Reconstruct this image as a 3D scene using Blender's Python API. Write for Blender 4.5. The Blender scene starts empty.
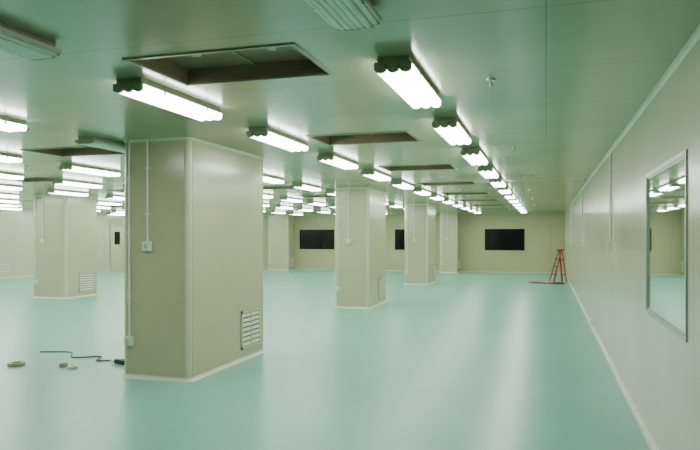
import bpy, math, random
from mathutils import Vector, Matrix
random.seed(4)
H=2.62; CH=1.55
XR=0.77; XL=-19.3; YB=29.0; YF=-3.0

# ------------------------------------------------------------ materials
def newmat(name):
    m=bpy.data.materials.new(name); m.use_nodes=True
    nt=m.node_tree; b=nt.nodes['Principled BSDF']
    return m,nt,b
def plain(name,col,rough=.5,metal=0,emit=None,es=0,noise=0.06,nscale=4,spec=.5,coat=0):
    m,nt,b=newmat(name)
    tc=nt.nodes.new('ShaderNodeTexCoord'); n=nt.nodes.new('ShaderNodeTexNoise')
    n.inputs['Scale'].default_value=nscale; n.inputs['Detail'].default_value=4
    nt.links.new(tc.outputs['Object'],n.inputs['Vector'])
    r=nt.nodes.new('ShaderNodeValToRGB')
    r.color_ramp.elements[0].position=.3; r.color_ramp.elements[1].position=.7
    r.color_ramp.elements[0].color=(*[c*(1-noise) for c in col],1)
    r.color_ramp.elements[1].color=(*[min(1,c*(1+noise)) for c in col],1)
    nt.links.new(n.outputs['Fac'],r.inputs['Fac']); nt.links.new(r.outputs['Color'],b.inputs['Base Color'])
    b.inputs['Roughness'].default_value=rough; b.inputs['Metallic'].default_value=metal
    b.inputs['Specular IOR Level'].default_value=spec
    b.inputs['Coat Weight'].default_value=coat
    b.inputs['Coat Roughness'].default_value=.06
    if emit:
        b.inputs['Emission Color'].default_value=(*emit,1); b.inputs['Emission Strength'].default_value=es
    return m
def panel(name,col,rough,axes,spec=.5,seamdark=.7,wobble=.02):
    """painted sandwich panel: seams given as [(axis, period, offset, halfwidth)]"""
    m,nt,b=newmat(name); L=nt.links.new
    tc=nt.nodes.new('ShaderNodeTexCoord'); sp=nt.nodes.new('ShaderNodeSeparateXYZ')
    L(tc.outputs['Object'],sp.inputs[0])
    acc=None
    for ax,per,off,hw in axes:
        a=nt.nodes.new('ShaderNodeMath'); a.operation='SUBTRACT'; a.inputs[1].default_value=off
        L(sp.outputs[ax],a.inputs[0])
        p=nt.nodes.new('ShaderNodeMath'); p.operation='PINGPONG'; p.inputs[1].default_value=per/2
        L(a.outputs[0],p.inputs[0])
        c=nt.nodes.new('ShaderNodeMath'); c.operation='LESS_THAN'; c.inputs[1].default_value=hw
        L(p.outputs[0],c.inputs[0])
        if acc is None: acc=c
        else:
            x=nt.nodes.new('ShaderNodeMath'); x.operation='MAXIMUM'
            L(acc.outputs[0],x.inputs[0]); L(c.outputs[0],x.inputs[1]); acc=x
    n=nt.nodes.new('ShaderNodeTexNoise'); n.inputs['Scale'].default_value=1.1; n.inputs['Detail'].default_value=3
    L(tc.outputs['Object'],n.inputs['Vector'])
    r=nt.nodes.new('ShaderNodeValToRGB')
    r.color_ramp.elements[0].position=.3; r.color_ramp.elements[1].position=.7
    r.color_ramp.elements[0].color=(*[q*.95 for q in col],1); r.color_ramp.elements[1].color=(*[q*1.05 for q in col],1)
    L(n.outputs['Fac'],r.inputs['Fac'])
    mx=nt.nodes.new('ShaderNodeMix'); mx.data_type='RGBA'
    mx.inputs[7].default_value=(*[q*seamdark for q in col],1)
    L(r.outputs['Color'],mx.inputs[6])
    if acc: L(acc.outputs[0],mx.inputs[0])
    else: mx.inputs[0].default_value=0
    L(mx.outputs[2],b.inputs['Base Color'])
    bp=nt.nodes.new('ShaderNodeBump'); bp.inputs['Strength'].default_value=.35; bp.inputs['Distance'].default_value=wobble
    n2=nt.nodes.new('ShaderNodeTexNoise'); n2.inputs['Scale'].default_value=1.6; n2.inputs['Detail'].default_value=1
    L(tc.outputs['Object'],n2.inputs['Vector']); L(n2.outputs['Fac'],bp.inputs['Height'])
    L(bp.outputs[0],b.inputs['Normal'])
    b.inputs['Roughness'].default_value=rough; b.inputs['Specular IOR Level'].default_value=spec
    return m

M_wall=panel('painted_panel_wall_long',(.53,.53,.40),.18,[(1,1.18,.4,.004)],wobble=.01)
M_wallb=panel('painted_panel_wall_cross',(.50,.46,.29),.3,[(0,1.18,.2,.008)],wobble=.01)
M_ceil=panel('ceiling_panel',(.36,.355,.24),.2,[(1,1.15,4.3,.005),(0,3.6,-3.6,.004)],wobble=.012,spec=.6)
M_col=plain('column_panel',(.49,.455,.315),.2,noise=.03,nscale=2)
M_colt=plain('column_corner_trim',(.60,.58,.43),.2,noise=.02)
M_cove=plain('white_cove',(.60,.66,.53),.35,noise=.02)
M_alu=plain('aluminium',(.55,.58,.52),.35,metal=.6,noise=.03)
M_wfr=plain('window_frame_metal',(.42,.48,.42),.35,metal=.3,noise=.03)
M_white=plain('white_plastic',(.75,.78,.72),.4,noise=.02)
M_dark=plain('dark_void',(.012,.012,.012),.5)
M_glass=plain('dark_window_glass',(.004,.005,.006),.08,noise=.1)
M_hous=plain('lamp_housing',(.40,.43,.32),.4,noise=.03)
M_off=plain('lamp_cover_off',(.72,.78,.68),.2,noise=.05)
M_hatch=plain('hatch_inner_panel',(.25,.18,.12),.4,noise=.12)
M_hfr=plain('hatch_frame',(.30,.30,.20),.35,noise=.03)
M_red=plain('red_painted_wood',(.24,.03,.015),.5,noise=.15)
M_cable=plain('grey_rubber',(.10,.13,.12),.5)
M_black=plain('black_plastic',(.02,.025,.025),.5)
M_tan=plain('tan_tape',(.38,.34,.22),.6)
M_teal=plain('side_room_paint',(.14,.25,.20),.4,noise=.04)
M_lit,nt,b=newmat('lamp_cover_lit')
b.inputs['Base Color'].default_value=(.8,.85,.8,1)
b.inputs['Emission Color'].default_value=(.91,1,.86,1); b.inputs['Emission Strength'].default_value=23
# clear glazing
M_pane=bpy.data.materials.new('window_pane_clear'); M_pane.use_nodes=True; nt=M_pane.node_tree; nt.nodes.clear(); L=nt.links.new
o=nt.nodes.new('ShaderNodeOutputMaterial'); mix=nt.nodes.new('ShaderNodeMixShader'); tr=nt.nodes.new('ShaderNodeBsdfTransparent'); gl=nt.nodes.new('ShaderNodeBsdfGlossy'); fr=nt.nodes.new('ShaderNodeFresnel')
tr.inputs[0].default_value=(.70,.86,.80,1); gl.inputs['Roughness'].default_value=.02; gl.inputs['Color'].default_value=(.95,1,.97,1); fr.inputs[0].default_value=1.6
L(fr.outputs[0],mix.inputs[0]); L(tr.outputs[0],mix.inputs[1]); L(gl.outputs[0],mix.inputs[2]); L(mix.outputs[0],o.inputs[0])

# floor
M_floor,nt,b=newmat('green_epoxy_floor'); L=nt.links.new
tc=nt.nodes.new('ShaderNodeTexCoord'); n=nt.nodes.new('ShaderNodeTexNoise'); n.inputs['Scale'].default_value=.7; n.inputs['Detail'].default_value=6
L(tc.outputs['Object'],n.inputs['Vector'])
r=nt.nodes.new('ShaderNodeValToRGB'); r.color_ramp.elements[0].position=.3; r.color_ramp.elements[1].position=.7
r.color_ramp.elements[0].color=(.17,.44,.365,1); r.color_ramp.elements[1].color=(.20,.49,.41,1)
L(n.outputs['Fac'],r.inputs['Fac']); L(r.outputs['Color'],b.inputs['Base Color'])
b.inputs['Roughness'].default_value=.3
n2=nt.nodes.new('ShaderNodeTexNoise'); n2.inputs['Scale'].default_value=9; n2.inputs['Detail'].default_value=3
L(tc.outputs['Object'],n2.inputs['Vector'])
bp=nt.nodes.new('ShaderNodeBump'); bp.inputs['Strength'].default_value=.3; bp.inputs['Distance'].default_value=.01
L(n2.outputs['Fac'],bp.inputs['Height']); L(bp.outputs[0],b.inputs['Normal'])

# ------------------------------------------------------------ mesh builder
class B:
    def __init__(s): s.v=[]; s.f=[]; s.mi=[]; s.mats=[]; s.sm=[]
    def m(s,mat):
        if mat not in s.mats: s.mats.append(mat)
        return s.mats.index(mat)
    def add(s,vs,fs,mat,smooth=False):
        o=len(s.v); s.v+= [tuple(q) for q in vs]; k=s.m(mat)
        for i,f in enumerate(fs):
            s.f.append([o+j for j in f]); s.mi.append(k); s.sm.append(smooth)
    def box(s,a,c,mat):
        x0,y0,z0=a; x1,y1,z1=c
        vs=[(x0,y0,z0),(x1,y0,z0),(x1,y1,z0),(x0,y1,z0),(x0,y0,z1),(x1,y0,z1),(x1,y1,z1),(x0,y1,z1)]
        s.add(vs,[(0,3,2,1),(4,5,6,7),(0,1,5,4),(1,2,6,5),(2,3,7,6),(3,0,4,7)],mat)
    def tube(s,p,q,r,mat,n=10,r2=None):
        p=Vector(p);q=Vector(q);d=(q-p).normalized(); r2=r if r2 is None else r2
        u=d.orthogonal().normalized(); w=d.cross(u)
        vs=[p+(u*math.cos(t)+w*math.sin(t))*r for t in [2*math.pi*i/n for i in range(n)]]
        vs+=[q+(u*math.cos(t)+w*math.sin(t))*r2 for t in [2*math.pi*i/n for i in range(n)]]
        s.add(vs,[(i,(i+1)%n,n+(i+1)%n,n+i) for i in range(n)],mat,True)
        s.add(vs,[tuple(range(n))[::-1],tuple(range(n,2*n))],mat)
    def bar(s,p,q,w,h,mat):
        p=Vector(p);q=Vector(q);d=(q-p).normalized()
        u=d.cross(Vector((0,0,1)))
        u=u.normalized() if u.length>.01 else Vector((1,0,0)); t=u.cross(d)
        vs=[e+u*a*w/2+t*c*h/2 for e in (p,q) for a,c in ((-1,-1),(1,-1),(1,1),(-1,1))]
        s.add(vs,[(0,3,2,1),(4,5,6,7),(0,1,5,4),(1,2,6,5),(2,3,7,6),(3,0,4,7)],mat)
    def path(s,pts,r,mat,n=8):
        for a,c in zip(pts[:-1],pts[1:]): s.tube(a,c,r,mat,n)
    def make(s,name,loc=(0,0,0)):
        me=bpy.data.meshes.new(name); me.from_pydata([(x-loc[0],y-loc[1],z-loc[2]) for x,y,z in s.v],[],s.f)
        for mt in s.mats: me.materials.append(mt)
        for p,k,sm in zip(me.polygons,s.mi,s.sm): p.material_index=k; p.use_smooth=sm
        me.update(); ob=bpy.data.objects.new(name,me); ob.location=loc
        bpy.context.collection.objects.link(ob); return ob

def rrect(x0,y0,x1,y1,r,n=5):
    pts=[];tag=[]
    for cx,cy,a0 in ((x1-r,y1-r,0),(x0+r,y1-r,90),(x0+r,y0+r,180),(x1-r,y0+r,270)):
        for i in range(n+1):
            t=math.radians(a0+90*i/n); pts.append((cx+r*math.cos(t),cy+r*math.sin(t))); tag.append(i<n)
    return pts,tag

# ------------------------------------------------------------ shell
def shell(name,a,c,mat):
    b=B(); b.box(a,c,mat); return b.make(name)
XE=3.5
WY0,WY1,WZ0,WZ1=4.12,5.62,.98,2.02
shell('floor',(XL-.1,YF-.1,-.1),(XE,YB+.1,0),M_floor)
b=B()
b.box((XR,YF,0),(XR+.1,WY0,H),M_wall); b.box((XR,WY1,0),(XR+.1,YB,H),M_wall)
b.box((XR,WY0,0),(XR+.1,WY1,WZ0),M_wall); b.box((XR,WY0,WZ1),(XR+.1,WY1,H),M_wall)
b.make('wall_right')
shell('wall_left',(XL-.1,YF,0),(XL,YB,H),M_wall)
shell('wall_back',(XL,YB,0),(XR+.1,YB+.1,H),M_wallb)
shell('wall_front',(XL,YF-.1,0),(XR+.1,YF,H),M_wallb)
# neighbouring room seen through window_4
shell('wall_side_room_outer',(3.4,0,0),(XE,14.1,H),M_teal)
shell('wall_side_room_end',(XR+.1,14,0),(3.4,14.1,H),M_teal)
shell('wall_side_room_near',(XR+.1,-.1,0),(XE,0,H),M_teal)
b=B()
b.box((2.36,13.985,1.27),(2.58,14,1.95),M_glass)
for a,c in (((2.31,1.22),(2.63,1.27)),((2.31,1.95),(2.63,2.0)),((2.31,1.27),(2.36,1.95)),((2.58,1.27),(2.63,1.95))):
    b.box((a[0],13.97,a[1]),(c[0],14,c[1]),M_white)
b.make('window_5')
# ceiling with real openings for the hatches
HX=[-1.88,-5.6,-9.1,-14.5]; HY=[3.70+3.1*k for k in range(8)]; hx,hy=.525,.33
xs=sorted([XL-.1,XE]+[x+s*hx for x in HX for s in(-1,1)]); ys=sorted([YF-.1,YB+.1]+[y+s*hy for y in HY for s in(-1,1)])
b=B(); nx,ny=len(xs),len(ys)
vs=[(x,y,H) for y in ys for x in xs]; fs=[]
for j in range(ny-1):
    for i in range(nx-1):
        if i%2==1 and j%2==1: continue
        fs.append((j*nx+i,(j+1)*nx+i,(j+1)*nx+i+1,j*nx+i+1))
b.add(vs,fs,M_ceil)
b.make('ceiling')
def cove(name,p,q,nrm,top=False,r=.04):
    b=B(); N=Vector((*nrm,0))
    prof=[(0,0),(r,0)]
    for i in range(1,6):
        t=math.pi/2*i/6; prof.append((r-r*math.sin(t),r-r*math.cos(t)))
    prof+=[(0,r),]
    vs=[];z0=H if top else 0; sg=-1 if top else 1
    for e in (p,q):
        for a,c in prof: vs.append(Vector((e[0],e[1],z0))+N*a+Vector((0,0,sg*c)))
    n=len(prof)
    b.add(vs,[(i,(i+1)%n,n+(i+1)%n,n+i) for i in range(n)]+[tuple(range(n)),tuple(range(n,2*n))],M_cove)
    b.make(name)
cove('baseboard_right',(XR,YF),(XR,YB),(-1,0)); cove('baseboard_left',(XL,YF),(XL,YB),(1,0))
cove('baseboard_back',(XL,YB),(XR,YB),(0,-1)); cove('baseboard_front',(XL,YF),(XR,YF),(0,1))
cove('trim_1',(XR,YF),(XR,YB),(-1,0),True,.03); cove('trim_2',(XL,YF),(XL,YB),(1,0),True,.03)
cove('trim_3',(XL,YB),(XR,YB),(0,-1),True,.03)

# ------------------------------------------------------------ columns
def grille(b,x,y0,y1,z0,z1):
    f=.03; t=.018
    b.box((x,y0,z0),(x+.004,y1,z1),M_dark)
    b.box((x,y0,z0),(x+t,y0+f,z1),M_colt); b.box((x,y1-f,z0),(x+t,y1,z1),M_colt)
    b.box((x,y0,z0),(x+t,y1,z0+f),M_colt); b.box((x,y0,z1-f),(x+t,y1,z1),M_colt)
    ym=(y0+y1)/2; b.box((x,ym-.01,z0),(x+t,ym+.01,z1),M_colt)
    n=7
    for i in range(n):
        z=z0+f+(z1-z0-2*f)*(i+.5)/n; h=(z1-z0-2*f)/n*.33
        vs=[(x+.004,y0+f,z+h),(x+.004,y1-f,z+h),(x+.017,y1-f,z-h),(x+.017,y0+f,z-h),
            (x+.002,y0+f,z+h-.004),(x+.002,y1-f,z+h-.004),(x+.014,y1-f,z-h-.004),(x+.014,y0+f,z-h-.004)]
        b.add(vs,[(0,1,2,3),(7,6,5,4),(0,3,7,4),(1,5,6,2),(3,2,6,7),(0,4,5,1)],M_cove)
def box_switch(b,cx,y,cz,s=.045):
    b.box((cx-s,y-.045,cz-s*1.1),(cx+s,y,cz+s*1.1),M_white)
    b.box((cx-s*.6,y-.052,cz-s*.7),(cx+s*.6,y-.045,cz+s*.7),M_cove)
    b.box((cx-s*.25,y-.058,cz-s*.35),(cx+s*.25,y-.052,cz+s*.35),M_hous)
def column(x0,y0,x1,y1,detail=True):
    b=B()
    def ring(pts,z): return [(px,py,z) for px,py in pts]
    def loft(p1,z1,p2,z2,mf,smooth):
        n=len(p1)
        for i in range(n):
            j=(i+1)%n
            b.add([(*p1[i],z1),(*p1[j],z1),(*p2[j],z2),(*p2[i],z2)],[(0,1,2,3)],mf(i),smooth)
    pts,tag=rrect(x0,y0,x1,y1,.06)
    loft(pts,0,pts,H-.001,lambda i:M_colt if tag[i] else M_col,False)
    b.add(ring(pts,0),[tuple(range(len(pts)))[::-1]],M_col); b.add(ring(pts,H-.001),[tuple(range(len(pts)))],M_col)
    prev=None
    for e,z in ((.035,0),(.02,.008),(.008,.022),(.002,.042)):
        p2,_=rrect(x0-e,y0-e,x1+e,y1+e,.06+e)
        if prev: loft(prev[0],prev[1],p2,z,lambda i:M_cove,False)
        prev=(p2,z)
    p3,_=rrect(x0-.02,y0-.02,x1+.02,y1+.02,.07)
    loft(pts,H-.03,p3,H-.001,lambda i:M_colt,False)
    for cx in (x0+.06,x1-.06):
        b.box((cx-.003,y0-.003,.05),(cx+.003,y0,H-.04),M_hous)
        b.box((cx-.003,y1,.05),(cx+.003,y1+.003,H-.04),M_hous)
    for cy in (y0+.06,y1-.06):
        b.box((x1,cy-.003,.05),(x1+.003,cy+.003,H-.04),M_hous)
        b.box((x0-.003,cy-.003,.05),(x0,cy+.003,H-.04),M_hous)
    grille(b,x1,y1-.72,y1-.16,.14,.62)
    ca=x0+.10; cb=x0+.33
    b.tube((ca,y0-.012,H-.002),(ca,y0-.012,.46),.011,M_white); box_switch(b,ca,y0,.41)
    b.tube((cb,y0-.012,H-.002),(cb,y0-.012,1.50),.011,M_white); box_switch(b,cb,y0,1.45)
    for cx,zs in ((ca,(.9,1.6,2.2)),(cb,(1.8,2.3))):
        for z in zs: b.box((cx-.02,y0-.026,z-.01),(cx+.02,y0,z+.01),M_white)
    return b.make('structural_column',(x0,y0,0))
cols=[(-4.49,6.16,-3.65,8.10),(-4.42,13.5,-3.65,15.1),(-4.42,20.8,-3.65,22.4),(-4.42,28.1,-3.65,28.98),
      (-12.5,13.5,-11.48,14.7),(-12.5,20.8,-11.48,22.0),(-12.5,28.1,-11.48,28.98),(-12.5,6.16,-11.48,7.4)]
for c in cols: column(*c)

# ------------------------------------------------------------ ceiling fixtures
def lamp_mesh(lit):
    b=B(); Lh=.575; w=.112
    b.box((-w*.86,-Lh*.97,-.032),(w*.86,Lh*.97,0),M_hous)
    b.box((-w,-Lh,-.042),(w,Lh,-.032),M_hous)
    # shallow ribbed diffuser cover
    z0=-.042; nl=3 if lit else 7
    prof=[(-w,z0)]
    for k in range(nl):
        cx=-w+w*2*(k+.5)/nl; r=w/nl; dp=.65 if lit else .45
        drop=.026 if lit else .030
        if nl==7 and k in (0,6): drop=.018
        for i in range(1,8):
            t=math.pi*(1-i/8); prof.append((cx+r*math.cos(t),z0-drop-r*dp*math.sin(t)))
        if k<nl-1: prof.append((cx+r,z0-drop-.002))
    prof.append((w,z0))
    n=len(prof); cov=M_lit if lit else M_off
    e=Lh-.022
    vs=[(x,-e,z) for x,z in prof]+[(x,e,z) for x,z in prof]
    b.add(vs,[(i,n+i,n+i+1,i+1) for i in range(n-1)],cov,False)
    for s in (-1,1):
        v2=[(x*1.02,s*e,z*1.02) for x,z in prof]+[(x*1.02,s*Lh,z) for x,z in prof]
        f=[(i,n+i,n+i+1,i+1) for i in range(n-1)]
        b.add(v2,f,M_hous,False); b.add(v2,[tuple(range(n)),tuple(range(n,2*n))],M_hous)
        for k in range(2):
            cx=-w+w*2*(k+1)/3
            b.box((cx-.008,s*Lh-.004,-.072),(cx+.008,s*Lh+.003,-.045),M_hfr)
    for y in (-.3,.3):
        for sx in (-1,1): b.box((sx*w-.004,y-.012,-.065),(sx*w+.004,y+.012,-.032),M_alu)
    if not lit:
        for sx in (-1,1): b.box((sx*w*1.06-.006,-Lh,-.052),(sx*w*1.06+.006,Lh,-.03),M_alu)
    ob=b.make('fluorescent_light_fixture'); me=ob.data; bpy.data.objects.remove(ob); return me
ML=lamp_mesh(True); MO=lamp_mesh(False)
rows=[-.87,-2.70,-4.70,-6.7,-8.62,-10.6,-12.65,-14.6,-16.6,-18.4]
lampY=[2.42]+[2.28+2.05*k for k in range(1,13)]
def lamp(x,y,lit):
    ob=bpy.data.objects.new('fluorescent_light_fixture',ML if lit else MO)
    ob.location=(x,y,H); bpy.context.collection.objects.link(ob)
for ri,x in enumerate(rows):
    for k,y in enumerate(lampY):
        if any(c[0]-.13<x<c[2]+.13 and c[1]-.62<y<c[3]+.62 for c in cols): continue
        lamp(x,y,not(k==0 or (ri==2 and k==2)))
lamp(2.2,4.5,True); lamp(2.2,9.5,True)
def hatch(cx,cy):
    b=B(); f=.03; D=.10
    b.box((-hx,-hy,D),(hx,hy,D+.02),M_hatch)
    for a,c in (((-hx,-hy),(hx,-hy+.01)),((-hx,hy-.01),(hx,hy)),((-hx,-hy),(-hx+.01,hy)),((hx-.01,-hy),(hx,hy))):
        b.box((a[0],a[1],0),(c[0],c[1],D),M_hatch)
    for a,c in (((-hx-f,-hy-f),(hx+f,-hy)),((-hx-f,hy),(hx+f,hy+f)),((-hx-f,-hy),(-hx,hy)),((hx,-hy),(hx+f,hy))):
        b.box((a[0],a[1],-.008),(c[0],c[1],0),M_hfr)
    b.box((-.008,-hy,D-.012),(.008,hy,D),M_hfr)
    for sx in (-1,1):
        b.tube((sx*hx*.5,0,D-.012),(sx*hx*.5,0,D),.03,M_alu)
    b.make('ceiling_air_hatch').location=(cx,cy,H)
for cx in HX:
    for y in HY: hatch(cx,y)
def sprinkler(x,y):
    b=B(); b.tube((0,0,0),(0,0,-.010),.03,M_alu,14); b.tube((0,0,-.010),(0,0,-.045),.008,M_alu)
    b.tube((0,0,-.045),(0,0,-.050),.018,M_alu,12)
    for s in (-1,1): b.bar((s*.010,0,-.015),(s*.013,0,-.047),.004,.004,M_alu)
    b.make('ceiling_sprinkler').location=(x,y,H)
for x in (-.36,-7.5):
    for y in (4.5,8.0,11.5,15,18.5,22): sprinkler(x,y)

# ------------------------------------------------------------ windows
def window_back(i,x0,x1,z0,z1):
    b=B(); f=.05; y=YB
    b.box((x0,y-.02,z0),(x1,y-.005,z1),M_glass)
    for a,c in (((x0-f,z0-f),(x1+f,z0)),((x0-f,z1),(x1+f,z1+f)),((x0-f,z0),(x0,z1)),((x1,z0),(x1+f,z1))):
        b.box((a[0],y-.04,a[1]),(c[0],y,c[1]),M_wallb)
    b.make('window_%d'%i)
window_back(1,-2.57,-.88,.97,1.9); window_back(2,-6.6,-4.9,.97,1.9); window_back(3,-11.25,-9.5,.97,1.9)
b=B(); y0,y1,z0,z1=WY0,WY1,WZ0,WZ1; f=.03
b.add([(XR+.006,y0,z0),(XR+.006,y1,z0),(XR+.006,y1,z1),(XR+.006,y0,z1)],[(0,1,2,3)],M_pane)
for a,c in (((y0-f,z0-f),(y1+f,z0)),((y0-f,z1),(y1+f,z1+f)),((y0-f,z0),(y0,z1)),((y1,z0),(y1+f,z1))):
    b.box((XR-.008,a[0],a[1]),(XR,c[0],c[1]),M_wfr)
g=.012   # reveal lining
for a,c in (((y0,z0),(y1,z0+g)),((y0,z1-g),(y1,z1)),((y0,z0),(y0+g,z1)),((y1-g,z0),(y1,z1))):
    b.box((XR,a[0],a[1]),(XR+.1,c[0],c[1]),M_wfr)
b.make('window_4')
# door on left wall
b=B(); x=XL+.005; y0,y1=25.6,27.4
b.box((x,y0,0),(x+.03,y1,2.1),M_colt)
for a,c in (((y0-.06,0),(y0,2.16)),((y1,0),(y1+.06,2.16)),((y0,2.1),(y1,2.16)),(((y0+y1)/2-.01,0),((y0+y1)/2+.01,2.1))):
    b.box((x,a[0],a[1]),(x+.045,c[0],c[1]),M_alu)
for s in (-1,1):
    ym=(y0+y1)/2+s*.45; b.box((x+.03,ym-.2,1.2),(x+.036,ym+.2,1.8),M_glass)
    b.tube((x+.06,(y0+y1)/2+s*.1,.95),(x+.06,(y0+y1)/2+s*.1,1.15),.012,M_alu)
b.make('door_1')
for y in (18.9,22.5):
    b=B(); grille(b,XL,y,y+.9,.2,.65); b.make('wall_air_grille')

def wall_conduit(y,zb):
    b=B(); x=XR
    b.tube((x-.014,y,H-.05),(x-.014,y,zb+.05),.012,M_white)
    b.box((x-.05,y-.05,zb-.06),(x,y+.05,zb+.06),M_white); b.box((x-.056,y-.03,zb-.035),(x-.05,y+.03,zb+.035),M_cove)
    b.box((x-.062,y-.01,zb-.02),(x-.056,y+.01,zb+.02),M_hous)
    for z in (1.7,2.05,2.4): b.box((x-.028,y-.022,z-.01),(x,y+.022,z+.01),M_white)
    b.make('light_switch_conduit')
wall_conduit(8.54,1.43); wall_conduit(15.0,1.43); wall_conduit(21.5,1.43)
b=B(); b.box((XR-.045,11.5,.07),(XR,11.68,.19),M_white); b.box((XR-.05,11.53,.09),(XR-.045,11.65,.17),M_hous)
b.box((XR-.053,11.56,.115),(XR-.05,11.575,.145),M_dark); b.box((XR-.053,11.605,.115),(XR-.05,11.62,.145),M_dark)
b.make('wall_socket')

# ------------------------------------------------------------ red ladder + hose
b=B()
for s in (-1,1):
    b.bar((s*.18,-.30,0),(s*.10,0,1.10),.05,.03,M_red)
    b.bar((s*.19,.16,0),(s*.11,.03,1.07),.05,.03,M_red)
for i in range(1,4):
    t=i/4.2; w=.18-.08*t
    b.box((-w,-.30+.30*t-.05,1.10*t-.015),(w,-.30+.30*t+.05,1.10*t+.015),M_red)
    if i in(1,3): b.bar((-w,.16-.13*t,1.07*t),(w,.16-.13*t,1.07*t),.03,.04,M_red)
b.box((-.14,-.07,1.08),(.14,.1,1.12),M_red)
lad=b.make('red_stepladder'); lad.location=(.46,23.5,.01); lad.rotation_euler=(0,0,math.radians(-68))
def cable(name,pts,r,mat,it=8):
    P=[Vector(p) for p in pts]; out=[]
    for i in range(len(P)-1):
        p0=P[max(i-1,0)];p1=P[i];p2=P[i+1];p3=P[min(i+2,len(P)-1)]
        for k in range(it):
            t=k/it; out.append(.5*((2*p1)+(-p0+p2)*t+(2*p0-5*p1+4*p2-p3)*t*t+(-p0+3*p1-3*p2+p3)*t**3))
    out.append(P[-1]); b=B(); b.path(out,r,mat,6); return b.make(name)
cable('red_hose',[(.55,22.95,.02),(.2,22.7,.02),(-.2,22.5,.02),(-.55,22.8,.02),(-.35,22.95,.02),(0,22.6,.02),(.3,22.3,.02),(.6,22.5,.02)],.018,M_red)
cable('power_cable',[(-4.78,6.95,.010),(-5.0,7.05,.010),(-5.35,6.85,.010),(-5.5,7.1,.010),(-5.8,6.95,.010),(-6.1,7.25,.010),(-6.5,7.15,.010)],.009,M_cable)
b=B()
b.bar((-5.05,6.80,.03),(-4.77,6.72,.03),.05,.05,M_black); b.tube((-5.05,6.80,.03),(-5.13,6.82,.03),.02,M_alu); b.bar((-4.87,6.75,.025),(-4.83,6.9,.025),.04,.045,M_black)
b.make('power_drill')
def roll(x,y,R,h,mat):
    b=B(); n=20; vs=[]
    for r,z in ((R,0),(R,h),(R*.6,h),(R*.6,0)):
        vs+=[(x+r*math.cos(2*math.pi*i/n),y+r*math.sin(2*math.pi*i/n),z) for i in range(n)]
    fs=[(k*n+i,k*n+(i+1)%n,((k+1)%4)*n+(i+1)%n,((k+1)%4)*n+i) for k in range(4) for i in range(n)]
    b.add(vs,fs,mat); b.make('tape_roll')
roll(-6.12,6.35,.1,.035,M_tan); roll(-5.35,6.4,.06,.03,M_cove); roll(-5.52,6.45,.05,.04,M_tan)

# ------------------------------------------------------------ world + camera
w=bpy.data.worlds.new('world'); bpy.context.scene.world=w; w.use_nodes=True
w.node_tree.nodes['Background'].inputs[0].default_value=(.3,.4,.35,1); w.node_tree.nodes['Background'].inputs[1].default_value=.05
cd=bpy.data.cameras.new('camera'); cam=bpy.data.objects.new('camera',cd); bpy.context.collection.objects.link(cam)
cam.location=(0,0,CH); cam.rotation_euler=(math.pi/2,0,math.atan(196/650))
cd.sensor_width=36; cd.lens=650/700*36; cd.shift_y=12/700; cd.clip_end=100
bpy.context.scene.camera=cam
